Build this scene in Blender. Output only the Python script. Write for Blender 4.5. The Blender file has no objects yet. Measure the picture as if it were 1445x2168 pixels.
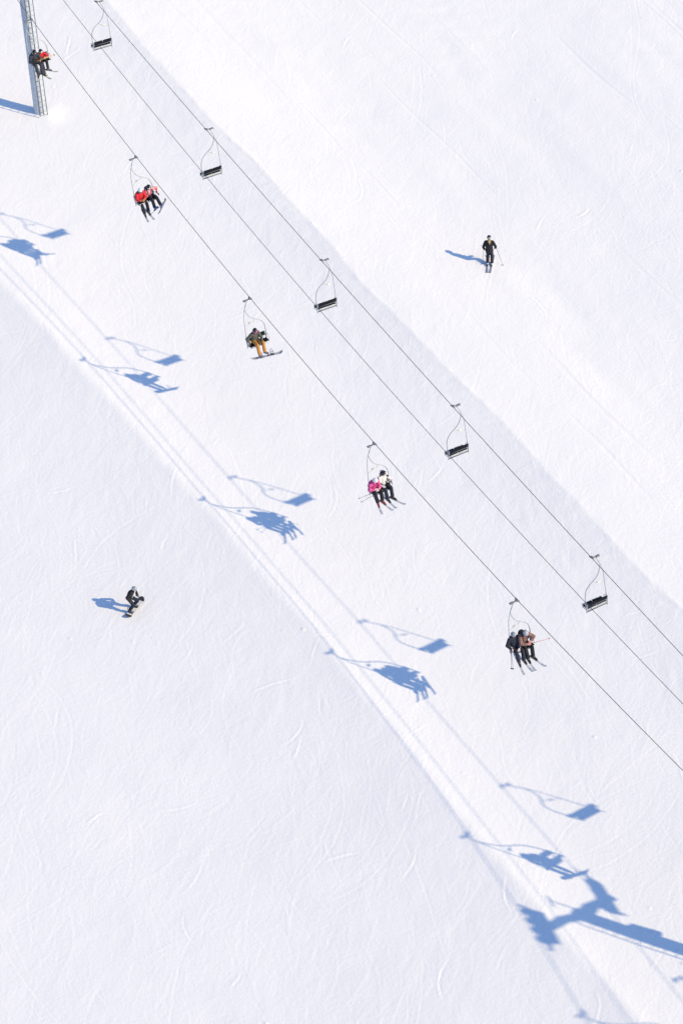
import bpy, bmesh, math, random
import numpy as np
from mathutils import Vector, Matrix, Euler

random.seed(7)
RNG = np.random.default_rng(11)
SC = bpy.context.scene
COL = SC.collection
PI = math.pi

# ------------------------------------------------------------------ materials
def mat(name, color, rough=0.6, metal=0.0, bump=None, spec=0.5, pattern=None):
    m = bpy.data.materials.new(name); m.use_nodes = True
    nt = m.node_tree; b = nt.nodes['Principled BSDF']
    b.inputs['Base Color'].default_value = (*color, 1)
    b.inputs['Roughness'].default_value = rough
    b.inputs['Metallic'].default_value = metal
    b.inputs['Specular IOR Level'].default_value = spec
    tc = nt.nodes.new('ShaderNodeTexCoord')
    # gentle procedural variation of the colour on every surface
    if pattern is None:
        n = nt.nodes.new('ShaderNodeTexNoise'); n.inputs['Scale'].default_value = 9; n.inputs['Detail'].default_value = 4
        r = nt.nodes.new('ShaderNodeValToRGB')
        r.color_ramp.elements[0].position = .3; r.color_ramp.elements[1].position = .7
        r.color_ramp.elements[0].color = (*[c * .82 for c in color], 1)
        r.color_ramp.elements[1].color = (*[min(1, c * 1.12) for c in color], 1)
        nt.links.new(tc.outputs['Object'], n.inputs['Vector'])
        nt.links.new(n.outputs['Fac'], r.inputs['Fac']); nt.links.new(r.outputs['Color'], b.inputs['Base Color'])
    else:
        scale, stops, dist = pattern
        n = nt.nodes.new('ShaderNodeTexNoise'); n.inputs['Scale'].default_value = scale
        n.inputs['Detail'].default_value = 1.5; n.inputs['Distortion'].default_value = dist
        r = nt.nodes.new('ShaderNodeValToRGB'); r.color_ramp.interpolation = 'CONSTANT'
        els = r.color_ramp.elements
        els[0].position = stops[0][0]; els[0].color = (*stops[0][1], 1)
        els[1].position = stops[1][0]; els[1].color = (*stops[1][1], 1)
        for p, c in stops[2:]:
            e = els.new(p); e.color = (*c, 1)
        nt.links.new(tc.outputs['Object'], n.inputs['Vector'])
        nt.links.new(n.outputs['Fac'], r.inputs['Fac']); nt.links.new(r.outputs['Color'], b.inputs['Base Color'])
    if bump:
        sc, st = bump
        n2 = nt.nodes.new('ShaderNodeTexNoise'); n2.inputs['Scale'].default_value = sc; n2.inputs['Detail'].default_value = 3
        bp = nt.nodes.new('ShaderNodeBump'); bp.inputs['Strength'].default_value = st; bp.inputs['Distance'].default_value = .03
        nt.links.new(tc.outputs['Object'], n2.inputs['Vector'])
        nt.links.new(n2.outputs['Fac'], bp.inputs['Height']); nt.links.new(bp.outputs['Normal'], b.inputs['Normal'])
    return m

CLOTH = (13, .8)
M = dict(
    galv=mat('galvanised_steel', (.47, .48, .50), .45, .25),
    galv_dark=mat('weathered_steel', (.24, .245, .26), .5, .3),
    tower=mat('pale_painted_steel', (.50, .53, .58), .5, .1),
    ladder=mat('ladder_steel', (.16, .18, .23), .5, .3),
    rung=mat('rung_steel', (.34, .37, .42), .5, .3),
    rope=mat('steel_rope', (.045, .045, .05), .6, .3),
    cablecoat=mat('black_cable_sheath', (.035, .035, .04), .6),
    vinyl=mat('black_vinyl', (.007, .009, .015), .8, 0, (30, .25), spec=.15),
    alu=mat('aluminium_edge', (.55, .56, .58), .4, .4),
    plate=mat('pale_plate', (.74, .73, .60), .5),
    rubber=mat('rubber', (.02, .02, .022), .8),
    skin=mat('skin', (.50, .29, .22), .55), lip=mat('lip', (.36, .13, .12), .5),
    eye=mat('eye_dark', (.02, .015, .012), .2),
    hair_blond=mat('blond_hair', (.50, .33, .17), .6, 0, (40, .8)),
    hair_brown=mat('reddish_brown_hair', (.060, .014, .012), .6, 0, (40, .8)),
    black_cloth=mat('black_cloth', (.010, .011, .017), .85, 0, CLOTH),
    charcoal_cloth=mat('charcoal_cloth', (.020, .022, .034), .85, 0, CLOTH),
    navy_cloth=mat('navy_cloth', (.014, .020, .038), .85, 0, CLOTH),
    slate_cloth=mat('slate_cloth', (.035, .037, .055), .8, 0, CLOTH),
    red_cloth=mat('red_cloth', (.62, .018, .030), .75, 0, CLOTH),
    crimson_cloth=mat('crimson_cloth', (.55, .014, .028), .75, 0, CLOTH),
    olive_cloth=mat('olive_cloth', (.095, .090, .075), .85, 0, CLOTH),
    ochre_cloth=mat('ochre_cloth', (.52, .235, .045), .8, 0, CLOTH),
    mauve_cloth=mat('mauve_brown_cloth', (.23, .125, .115), .8, 0, CLOTH),
    mauve_dark=mat('dark_brown_cloth', (.018, .012, .014), .8, 0, CLOTH),
    white_cloth=mat('white_cloth', (.72, .70, .70), .8, 0, CLOTH),
    pink_pattern=mat('pink_patterned_cloth', (.7, .03, .25), .75, 0, CLOTH, pattern=(
        11, [(0, (.06, .02, .13)), (.40, (.72, .025, .20)), (.52, (.75, .10, .34)), (.585, (.78, .42, .60)), (.615, (.20, .09, .42)), (.645, (.72, .02, .12))], 1.2)),
    redwhite=mat('red_white_patterned_cloth', (.7, .1, .12), .75, 0, CLOTH, pattern=(
        8, [(0, (.50, .02, .035)), (.42, (.66, .09, .12)), (.49, (.76, .50, .52)), (.555, (.66, .07, .10)), (.60, (.76, .62, .62))], .8)),
    whiteblack=mat('white_black_patterned_cloth', (.7, .7, .7), .8, 0, CLOTH, pattern=(
        5, [(0, (.02, .02, .03)), (.40, (.72, .69, .68)), (.62, (.66, .42, .46))], .3)),
    helmet_black=mat('black_helmet_shell', (.012, .012, .015), .22),
    helmet_navy=mat('navy_helmet_shell', (.020, .026, .045), .25),
    helmet_white=mat('white_helmet_shell', (.76, .76, .78), .3),
    helmet_grey=mat('grey_helmet_shell', (.30, .33, .39), .3),
    helmet_silver=mat('pale_grey_helmet_shell', (.40, .41, .47), .3),
    white_trim=mat('white_trim', (.75, .75, .76), .5), black_trim=mat('black_trim', (.014, .014, .016), .5),
    lens_blue=mat('blue_mirror_lens', (.10, .42, .52), .12, .5), lens_pink=mat('magenta_mirror_lens', (.62, .015, .32), .15, .4),
    lens_grey=mat('grey_mirror_lens', (.30, .31, .34), .15, .4), lens_dark=mat('dark_lens', (.06, .065, .08), .12, .3),
    lens_silver=mat('silver_mirror_lens', (.62, .62, .64), .2, .4),
    glove_black=mat('black_leather', (.014, .014, .018), .6, 0, CLOTH), glove_tan=mat('tan_leather', (.36, .20, .085), .6, 0, CLOTH),
    glove_pale=mat('pale_glove', (.70, .56, .54), .7), glove_pink=mat('pink_glove', (.72, .34, .30), .7),
    boot_black=mat('black_boot_plastic', (.018, .018, .022), .35), boot_grey=mat('grey_boot_plastic', (.22, .22, .25), .4),
    boot_blue=mat('blue_boot_plastic', (.06, .13, .40), .35), boot_white=mat('white_boot_plastic', (.62, .62, .64), .4),
    boot_red=mat('red_boot_plastic', (.35, .03, .05), .4),
    ski_white=mat('white_ski_topsheet', (.74, .75, .77), .35, pattern=(3, [(0, (.76, .77, .79)), (.66, (.50, .51, .55))], .2)),
    ski_pale=mat('pale_ski_topsheet', (.66, .68, .72), .35), ski_green=mat('white_and_green_ski_topsheet', (.7, .74, .68), .35, pattern=(3, [(0, (.72, .74, .70)), (.62, (.25, .55, .20))], .2)),
    ski_yellow=mat('white_and_yellow_ski_topsheet', (.7, .7, .6), .35, pattern=(3, [(0, (.72, .72, .68)), (.60, (.60, .52, .08))], .2)),
    ski_dark=mat('slate_ski_topsheet', (.15, .17, .24), .35), ski_blue=mat('grey_blue_ski_topsheet', (.26, .29, .40), .35),
    ski_edge=mat('dark_ski_edge', (.13, .14, .17), .4, .3),
    board=mat('patterned_snowboard_topsheet', (.5, .5, .55), .35, pattern=(3.2, [(0, (.10, .09, .14)), (.44, (.60, .60, .64)), (.58, (.20, .19, .26)), (.66, (.70, .70, .72))], .3)),
    board_white=mat('white_snowboard_topsheet', (.74, .74, .75), .35), board_dark=mat('dark_snowboard_tip', (.05, .045, .06), .4),
    pole_dark=mat('dark_ski_pole_shaft', (.10, .10, .12), .35, .4), pole_grey=mat('grey_ski_pole_shaft', (.30, .30, .33), .35, .4),
    pole_yellow=mat('yellow_ski_pole_shaft', (.62, .50, .12), .4), pole_white=mat('white_ski_pole_shaft', (.66, .66, .68), .4),
    pole_red=mat('red_ski_pole_shaft', (.55, .10, .08), .4),
    pack_purple=mat('purple_pack_cloth', (.05, .035, .11), .8, 0, CLOTH), pack_black=mat('black_pack_cloth', (.012, .010, .014), .8, 0, CLOTH),
)

# ------------------------------------------------------------------ mesh helpers
class MB:
    """collects tubes, boxes and ellipsoids of one part and links them as one mesh object"""
    def __init__(s): s.v = []; s.f = []; s.mi = []
    def add(s, v, f, mi=0):
        o = len(s.v); s.v += [tuple(p) for p in v]; s.f += [tuple(i + o for i in q) for q in f]; s.mi += [mi] * len(f)
    def tube(s, pts, rad, seg=8, mi=0, flat=(1, 1)):
        pts = [Vector(p) for p in pts]; n = len(pts)
        rs = list(rad) if hasattr(rad, '__len__') else [rad] * n
        up = Vector((0, 0, 1)); v = []; f = []; prev = None
        for i, p in enumerate(pts):
            d = (pts[min(i + 1, n - 1)] - pts[max(i - 1, 0)]).normalized()
            a = prev if prev is not None else (up if abs(d.z) < .9 else Vector((0, 1, 0)))
            x = (a - d * a.dot(d))
            if x.length < 1e-6: x = Vector((1, 0, 0)) - d * d.x
            x.normalize(); y = d.cross(x); prev = x
            for k in range(seg):
                t = 2 * PI * k / seg
                v.append(p + x * (math.cos(t) * rs[i] * flat[0]) + y * (math.sin(t) * rs[i] * flat[1]))
        for i in range(n - 1):
            for k in range(seg):
                a, b = i * seg + k, i * seg + (k + 1) % seg
                f.append((a, b, b + seg, a + seg))
        f.append(tuple(range(seg - 1, -1, -1))); f.append(tuple(range((n - 1) * seg, n * seg)))
        s.add(v, f, mi)
    def box(s, c, size, rot=None, mi=0, bev=0.0):
        bm = bmesh.new(); bmesh.ops.create_cube(bm, size=1)
        for q in bm.verts: q.co = Vector((q.co.x * size[0], q.co.y * size[1], q.co.z * size[2]))
        if bev: bmesh.ops.bevel(bm, geom=list(bm.edges), offset=bev, segments=2, affect='EDGES', profile=.5)
        R = rot if rot is not None else Matrix.Identity(3)
        bm.verts.index_update()
        s.add([R @ q.co + Vector(c) for q in bm.verts], [[q.index for q in fc.verts] for fc in bm.faces], mi); bm.free()
    def cap(s, p0, p1, r0, r1=None, wide=(1, 1, 1), seg=14, mi=0):
        """tapered capsule"""
        r1 = r0 if r1 is None else r1
        p0, p1 = Vector(p0), Vector(p1); d = p1 - p0
        if d.length < 1e-5: d = Vector((0, 0, 1e-4))
        u = d.normalized(); pts = []; rs = []
        for k in range(5):
            t = PI / 2 * (1 - k / 4); pts.append(p0 - u * r0 * math.sin(t)); rs.append(max(r0 * math.cos(t), r0 * .06))
        for k in range(5):
            t = PI / 2 * k / 4; pts.append(p1 + u * r1 * math.sin(t)); rs.append(max(r1 * math.cos(t), r1 * .06))
        o = len(s.v); s.tube(pts, rs, seg, mi)
        if wide != (1, 1, 1):
            c = (p0 + p1) / 2
            for i in range(o, len(s.v)):
                q = s.v[i]; s.v[i] = tuple(c[j] + (q[j] - c[j]) * wide[j] for j in range(3))
    def ell(s, c, r, seg=18, rings=12, mi=0, R=None):
        v = []; f = []
        R = R if R is not None else Matrix.Identity(3)
        for i in range(rings + 1):
            th = PI * (i + .02 if i == 0 else (i - .02 if i == rings else i)) / rings
            for k in range(seg):
                ph = 2 * PI * k / seg
                v.append(R @ Vector((r[0] * math.sin(th) * math.cos(ph), r[1] * math.sin(th) * math.sin(ph), r[2] * math.cos(th))) + Vector(c))
        for i in range(rings):
            for k in range(seg):
                a, b = i * seg + k, i * seg + (k + 1) % seg; f.append((a, a + seg, b + seg, b))
        f.append(tuple(range(seg))); f.append(tuple(range((rings + 1) * seg - 1, rings * seg - 1, -1)))
        s.add(v, f, mi)
    def mesh(s, name, mats, smooth=True):
        me = bpy.data.meshes.new(name); me.from_pydata(s.v, [], s.f)
        for m in (mats if isinstance(mats, (list, tuple)) else [mats]): me.materials.append(m)
        me.polygons.foreach_set('material_index', s.mi)
        if smooth: me.polygons.foreach_set('use_smooth', [True] * len(me.polygons))
        me.update(); return me
    def build(s, name, mats, parent=None, smooth=True):
        return link(name, s.mesh(name, mats, smooth), parent)
    def blob(s, name, mats, parent=None, voxel=.018, smooth=3):
        """union of everything collected, as one continuous smooth surface"""
        tmp = bpy.data.objects.new('tmp', s.mesh('tmp', [])); COL.objects.link(tmp)
        md = tmp.modifiers.new('r', 'REMESH'); md.mode = 'VOXEL'; md.voxel_size = voxel; md.use_smooth_shade = True
        dg = bpy.context.evaluated_depsgraph_get()
        me = bpy.data.meshes.new_from_object(tmp.evaluated_get(dg)); me.name = name
        old = tmp.data; bpy.data.objects.remove(tmp); bpy.data.meshes.remove(old)
        bm = bmesh.new(); bm.from_mesh(me)
        for _ in range(smooth): bmesh.ops.smooth_vert(bm, verts=bm.verts, factor=.5, use_axis_x=True, use_axis_y=True, use_axis_z=True)
        bmesh.ops.recalc_face_normals(bm, faces=bm.faces)
        bm.to_mesh(me); bm.free()
        me.materials.clear()
        for m in (mats if isinstance(mats, (list, tuple)) else [mats]): me.materials.append(m)
        me.polygons.foreach_set('use_smooth', [True] * len(me.polygons))
        me.polygons.foreach_set('material_index', [0] * len(me.polygons)); me.update()
        return link(name, me, parent)

def link(name, data, parent=None):
    o = bpy.data.objects.new(name, data); COL.objects.link(o)
    if parent is not None: o.parent = parent
    return o
def tag(o, label, cat, group=None, kind=None):
    if label: o['label'] = label
    if cat: o['category'] = cat
    if group: o['group'] = group
    if kind: o['kind'] = kind
    return o
def thing(name, label, cat, mw=None, group=None):
    o = link(name, None); o.empty_display_size = .2
    if mw is not None: o.matrix_world = mw
    return tag(o, label, cat, group)
def copy_tree(o, parent=None):
    c = o.copy(); COL.objects.link(c)
    if parent is not None: c.parent = parent
    for ch in o.children: copy_tree(ch, c)
    return c
def spline(pts, n=8):
    P = [Vector(p) for p in pts]; P = [P[0] * 2 - P[1]] + P + [P[-1] * 2 - P[-2]]; out = []
    for i in range(1, len(P) - 2):
        for k in range(n):
            t = k / n; a, b, c, d = P[i - 1:i + 3]
            out.append(.5 * ((2 * b) + (c - a) * t + (2 * a - 5 * b + 4 * c - d) * t * t + (3 * b - 3 * c + d - a) * t ** 3))
    out.append(P[-2]); return out
def T(x, y, z): return Matrix.Translation((x, y, z))
def Rz(d): return Matrix.Rotation(math.radians(d), 4, 'Z')
def Ry(d): return Matrix.Rotation(math.radians(d), 4, 'Y')
def Rx(d): return Matrix.Rotation(math.radians(d), 4, 'X')

# ------------------------------------------------------------------ the snow slope
YS = np.arange(-60, 90, .05)
def slope_extra(y):
    """groomed terraces: below each crest the snow drops more steeply towards the sun, above it lies flatter"""
    kx = [-60, -22, -15, -9, -6.1, -5.6, -4.2, -2.0, .5, 4.0, 7.0, 9.22, 9.42, 12, 15, 18, 22, 30, 90]
    kv = [.02, .02, .040, .070, .098, -.090, -.070, -.02, .0, .032, .075, .105, -.068, -.070, -.060, -.015, .025, .025, .025]
    return np.interp(y, kx, kv)
PROF = np.concatenate([[0], np.cumsum((slope_extra(YS)[1:] + slope_extra(YS)[:-1]) / 2 * .05)])
PROF -= np.interp(-2.5, YS, PROF)
def yshift(x, y):
    """the crests are not perfectly straight"""
    e2 = np.interp(x, [-60, -17.5, -8.7, -.5, 11.2, 22.6, 28.9, 60], [-1.1, -.72, -.23, .19, .46, .24, .33, .36])
    w = 1 / (1 + np.exp((y - 1) / 1.5))
    return e2 * w + .10 * np.sin(x * .31 + 1) * (1 - w) + .06 * np.sin(x * .83)
def ground_base(x, y):
    x = np.asarray(x, float); y = np.asarray(y, float)
    xc = np.clip(x, -60, 60)
    z = .00055 * xc * xc + (x - xc) * (.0011 * xc) - .1583 * x - .05237 * y
    yy = np.clip(y - yshift(x, y), -59, 88)
    sm = lambda t: np.clip(t, 0, 1) ** 2 * (3 - 2 * np.clip(t, 0, 1))
    return z + np.interp(yy, YS, PROF) - .24 * sm((x - 4) / 28) * sm((4 - y) / 9)
def gh(x, y): return float(ground_base(x, y))

def make_ground():
    d = .050; GA_ = math.radians(-32); cg, sg = math.cos(GA_), math.sin(GA_)      # the fine grid follows the visible strip
    xs = np.arange(-51, 42, d); ys = np.arange(-26, 29, d)
    H = np.zeros((len(xs), len(ys)))
    SX, SY = np.meshgrid(xs, ys, indexing='ij'); X = SX * cg - SY * sg; Y = SX * sg + SY * cg
    # broad unevenness
    def fbm(scale, amp, seed, sx=1, sy=1, ang=0.0):
        r = np.random.default_rng(seed)
        ca, sa = math.cos(ang), math.sin(ang); U = (X * ca + Y * sa) * sx / scale; V = (-X * sa + Y * ca) * sy / scale
        n = 64; g = r.standard_normal((n, n))
        iu = np.floor(U).astype(int); iv = np.floor(V).astype(int); fu = U - iu; fv = V - iv
        fu = fu * fu * (3 - 2 * fu); fv = fv * fv * (3 - 2 * fv)
        G = lambda a, b: g[a % n, b % n]
        return amp * ((G(iu, iv) * (1 - fu) + G(iu + 1, iv) * fu) * (1 - fv) + (G(iu, iv + 1) * (1 - fu) + G(iu + 1, iv + 1) * fu) * fv)
    H += fbm(7.0, .030, 1, sx=.6) + fbm(3.1, .013, 2, sx=.6, ang=.2) + fbm(1.3, .0045, 3, ang=.6)
    H += fbm(.50, .0016, 4, sx=.5, ang=2.2) + fbm(.21, .0011, 5, sx=.45, ang=2.4)
    # scraped patches in the upper right
    patch = np.clip(fbm(4.5, 1, 8, sx=.5), 0, 2) * np.clip((Y - 11) / 6, 0, 1)
    H += patch * fbm(.55, .0045, 9, sx=.4, ang=1.1)
    H += np.clip((Y - 11) / 5, 0, 1) * (fbm(1.6, .012, 18, sx=.3) + fbm(.8, .004, 19, sx=.3)) + np.clip((-6.5 - Y) / 5, 0, 1) * fbm(1.8, .012, 20, sx=.35, ang=.5)
    # wind and blade ripples on the flat strip above the right crest and left of the left crest
    rip = np.clip(1 - np.abs(Y - 6.6) / 3.2, 0, 1) + .6 * np.clip((-5.7 - Y) / 1.5, 0, 1) * np.clip((Y + 15) / 8, 0, 1)
    H += rip * (fbm(.34, .0030, 12, sx=.35, ang=2.6) + fbm(.75, .0035, 13, sx=.5, ang=.9))
    # ragged rims of the two crests
    YY = Y - yshift(X, Y)
    H += .007 * np.exp(-((YY - 9.3) / .16) ** 2) * (.5 + fbm(.6, 1.1, 14)) + .008 * np.exp(-((YY + 5.75) / .35) ** 2) * (1 + fbm(.8, .9, 15))
    H += np.exp(-((YY - 8.9) / .5) ** 2) * fbm(.22, .0035, 16, sx=.6, ang=.9)
    def stroke(px, py, w, depth, ridge):
        """carve a groove with a thrown-up rim along a polyline"""
        x0, x1, y0, y1 = px.min() - 1, px.max() + 1, py.min() - 1, py.max() + 1
        k = np.arange(-4, 5)
        tx = np.gradient(px); ty = np.gradient(py); L = np.hypot(tx, ty) + 1e-9; nx, ny = -ty / L, tx / L
        n = len(px); fade = np.sin(np.linspace(0, PI, n)) ** .5
        for o in np.arange(-w * 2.2, w * 2.2 + 1e-6, d * .5):
            prof = -depth * math.exp(-(o / w) ** 2) + ridge * math.exp(-((o - 1.5 * w) / (w * .7)) ** 2)
            ax_ = px + nx * o; ay_ = py + ny * o
            ix = np.rint((ax_ * cg + ay_ * sg - xs[0]) / d).astype(int); iy = np.rint((-ax_ * sg + ay_ * cg - ys[0]) / d).astype(int)
            ok = (ix >= 0) & (iy >= 0) & (ix < len(xs)) & (iy < len(ys))
            ix, iy, h = ix[ok], iy[ok], (prof * fade)[ok]
            cur = TR[ix, iy]; TR[ix, iy] = np.where(np.abs(h) > np.abs(cur), h, cur)
    TR = np.zeros_like(H)
    r = random.Random(5)
    def arc(x, y, head, length, curv, w, depth, ridge):
        n = max(6, int(length / (d * .5))); s = np.linspace(0, length, n)
        a = head + curv * (s - length / 2) + .05 * np.sin(s * r.uniform(.5, 1.2) + r.uniform(0, 6))
        stroke(x + np.cumsum(np.cos(a)) * length / n, y + np.cumsum(np.sin(a)) * length / n, w, depth, ridge)
    def spot():
        while True:
            u, v_ = r.uniform(-50, 41), r.uniform(-25, 28); return u * cg - v_ * sg, u * sg + v_ * cg
    # faint crossing scratches of ski edges everywhere
    for _ in range(13000):
        x, y = spot()
        if -5 < y < 4 and r.random() < .35: continue
        arc(x, y, math.radians(r.gauss(r.choice((140, 140, 118, 165, 60)), 20)), r.uniform(.3, 3.2), r.choice((-1, 1)) * r.uniform(.02, .5), r.uniform(.024, .038), r.uniform(.0006, .0030), r.uniform(.0006, .0036))
    for _ in range(1500):
        x, y = spot(); dp = r.uniform(.0007, .0026)
        arc(x, y, math.radians(r.gauss(138, 30)), r.uniform(1.5, 8), r.choice((-1, 1)) * r.uniform(.02, .30), r.uniform(.028, .045), dp, dp * 1.1)
    # longer carved turns, in pairs
    for _ in range(170):
        x, y = spot(); hd = math.radians(r.gauss(136, 26)); ln = r.uniform(4, 14); cv = r.choice((-1, 1)) * r.uniform(.03, .18)
        dp = r.uniform(.0010, .0040)
        arc(x, y, hd, ln, cv, .035, dp, dp)
        if r.random() < .6: arc(x + .25 * math.cos(hd + 1.57), y + .25 * math.sin(hd + 1.57), hd, ln * .9, cv, .035, dp * .8, dp * .8)
    # short deeper scars, more of them in the lower left
    for _ in range(420):
        x, y = spot()
        if y > -6 and r.random() < .55: continue
        dp = r.uniform(.004, .013) * r.random() + .0025
        arc(x, y, math.radians(r.gauss(r.choice((140, 128, 150, 60)), 18)), r.uniform(.3, 2.4), r.choice((-1, 1)) * r.uniform(.05, .55), r.uniform(.030, .042), dp * .8, dp)
    # fresh tracks behind the two people on the piste
    for o_ in (.115, -.115): arc(-8.9 + .788 * 4.2 + .616 * o_, 15.95 - .616 * 4.2 + .788 * o_, math.radians(142), 8.0, .02, .05, .003, .002)
    arc(4.78 + .53 * 3.4, -11.08 - .85 * 3.4, math.radians(122), 7.0, -.05, .07, .0028, .003)
    # tractor lines along the lift on the right-hand piste
    for k in range(16):
        y0 = r.uniform(12, 42); x = -45
        while x < 30:
            ln = r.uniform(4, 16)
            if r.random() < .55: arc(x + ln / 2, y0 + r.gauss(0, .05), r.gauss(0, .012), ln, r.gauss(0, .002), r.uniform(.07, .15), r.uniform(.002, .006), r.uniform(.0012, .003))
            x += ln + r.uniform(.5, 5)
    # soften the strokes a little
    for _ in range(1):
        TR[1:-1, 1:-1] = .5 * TR[1:-1, 1:-1] + .125 * (TR[2:, 1:-1] + TR[:-2, 1:-1] + TR[1:-1, 2:] + TR[1:-1, :-2])
    H += 1.6 * TR
    # loose snow clods
    for _ in range(80):
        cx, cy = (r.gauss(33, 2.0), r.gauss(-1.0, .9)) if r.random() < .6 else spot()
        i, j = int((cx * cg + cy * sg - xs[0]) / d), int((-cx * sg + cy * cg - ys[0]) / d)
        if 2 < i < len(xs) - 3 and 2 < j < len(ys) - 3: H[i - 1:i + 2, j - 1:j + 2] += r.uniform(.01, .035) * np.array([[.4, .7, .3], [.7, 1, .6], [.3, .6, .4]])
    # snow banked against the tower feet
    for tx, ty in TOWER_FEET:
        rr = np.hypot(X - tx - .2, Y - ty - .3); H += .09 * np.exp(-(rr / .7) ** 2) * (1 + .3 * np.sin(X * 3) * np.sin(Y * 4))
    # trampled snow round the two people on the piste
    edge = np.minimum(np.minimum(SX - xs[0], xs[-1] - SX), np.minimum(SY - ys[0], ys[-1] - SY)); H *= np.clip(edge / 3, 0, 1)
    Z = ground_base(X, Y) + H
    ext = np.geomspace(.06, 300, 34).cumsum()
    ax = np.concatenate([xs[0] - ext[::-1], xs, xs[-1] + ext]); ay = np.concatenate([ys[0] - ext[::-1], ys, ys[-1] + ext])
    QX, QY = np.meshgrid(ax, ay, indexing='ij'); AX = QX * cg - QY * sg; AY = QX * sg + QY * cg; AZ = ground_base(AX, AY)
    AZ[34:34 + len(xs), 34:34 + len(ys)] = Z
    nx, ny = AX.shape
    me = bpy.data.meshes.new('snow_ground')
    me.vertices.add(nx * ny); me.vertices.foreach_set('co', np.stack([AX, AY, AZ], -1).astype(np.float32).ravel())
    idx = np.arange(nx * ny, dtype=np.int32).reshape(nx, ny)
    q = np.stack([idx[:-1, :-1], idx[1:, :-1], idx[1:, 1:], idx[:-1, 1:]], -1).reshape(-1, 4)
    me.loops.add(q.size); me.loops.foreach_set('vertex_index', q.ravel())
    me.polygons.add(len(q)); me.polygons.foreach_set('loop_start', np.arange(0, q.size, 4, dtype=np.int32))
    me.polygons.foreach_set('use_smooth', np.ones(len(q), bool))
    me.update(calc_edges=True)
    m = bpy.data.materials.new('groomed_snow'); m.use_nodes = True; nt = m.node_tree; b = nt.nodes['Principled BSDF']
    b.inputs['Roughness'].default_value = .75; b.inputs['Specular IOR Level'].default_value = .15
    tc = nt.nodes.new('ShaderNodeTexCoord')
    n1 = nt.nodes.new('ShaderNodeTexNoise'); n1.inputs['Scale'].default_value = .16; n1.inputs['Detail'].default_value = 5
    r1 = nt.nodes.new('ShaderNodeValToRGB'); r1.color_ramp.elements[0].position = .35; r1.color_ramp.elements[1].position = .65
    r1.color_ramp.elements[0].color = SNOW_A; r1.color_ramp.elements[1].color = SNOW_B
    nt.links.new(tc.outputs['Object'], n1.inputs['Vector']); nt.links.new(n1.outputs['Fac'], r1.inputs['Fac']); nt.links.new(r1.outputs['Color'], b.inputs['Base Color'])
    # fine grain of the groomed surface
    g1 = nt.nodes.new('ShaderNodeTexNoise'); g1.inputs['Scale'].default_value = 7; g1.inputs['Detail'].default_value = 4; g1.inputs['Roughness'].default_value = .7
    nt.links.new(tc.outputs['Object'], g1.inputs['Vector']); acc = g1.outputs['Fac']
    bp = nt.nodes.new('ShaderNodeBump'); bp.inputs['Strength'].default_value = 1.0; bp.inputs['Distance'].default_value = SCRATCH
    nt.links.new(acc, bp.inputs['Height']); nt.links.new(bp.outputs['Normal'], b.inputs['Normal'])
    me.materials.append(m)
    o = link('snow_ground', me); o['kind'] = 'structure'
SCRATCH = .014
SNOW_A = (.895, .880, .915, 1); SNOW_B = (.915, .898, .925, 1)

# ------------------------------------------------------------------ ropes
GAUGE = 3.305
TX1, TX2 = -29.6, 34.70                     # the two towers
def zl(x): return .0022524 * x * x - .2082353 * x + 5.852315
def zr(x): return .00072836 * x * x - .2024071 * x + 7.266837
def zm(x): return .0016212 * x * x - .2081678 * x + 7.030855
def rope(name, zf, y, rad, m, label, cat, over=3.0):
    xs = np.linspace(TX1, TX2, 90)
    pts = [(x, y, zf(x)) for x in xs]
    s0 = (zf(TX1 + .5) - zf(TX1)) / .5; s1 = (zf(TX2) - zf(TX2 - .5)) / .5
    pts = [(TX1 - 26, y, zf(TX1) - s0 * 26 * .5 + .3)] + pts + [(TX2 + 26, y, zf(TX2) + s1 * 26 * .6 + .1)]
    b = MB(); b.tube(pts, rad, 8); tag(b.build(name, m), label, cat)
rope('haul_rope', zl, 0, .013, M['rope'], 'dark steel rope on the left that carries the occupied chairs', 'cable')
rope('haul_rope', zr, GAUGE, .013, M['rope'], 'dark steel rope on the right that carries the empty chairs', 'cable')
rope('overhead_cable', zm, GAUGE / 2, .0115, M['cablecoat'], 'thin dark cable without chairs in the middle between the two chair ropes', 'cable')

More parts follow.
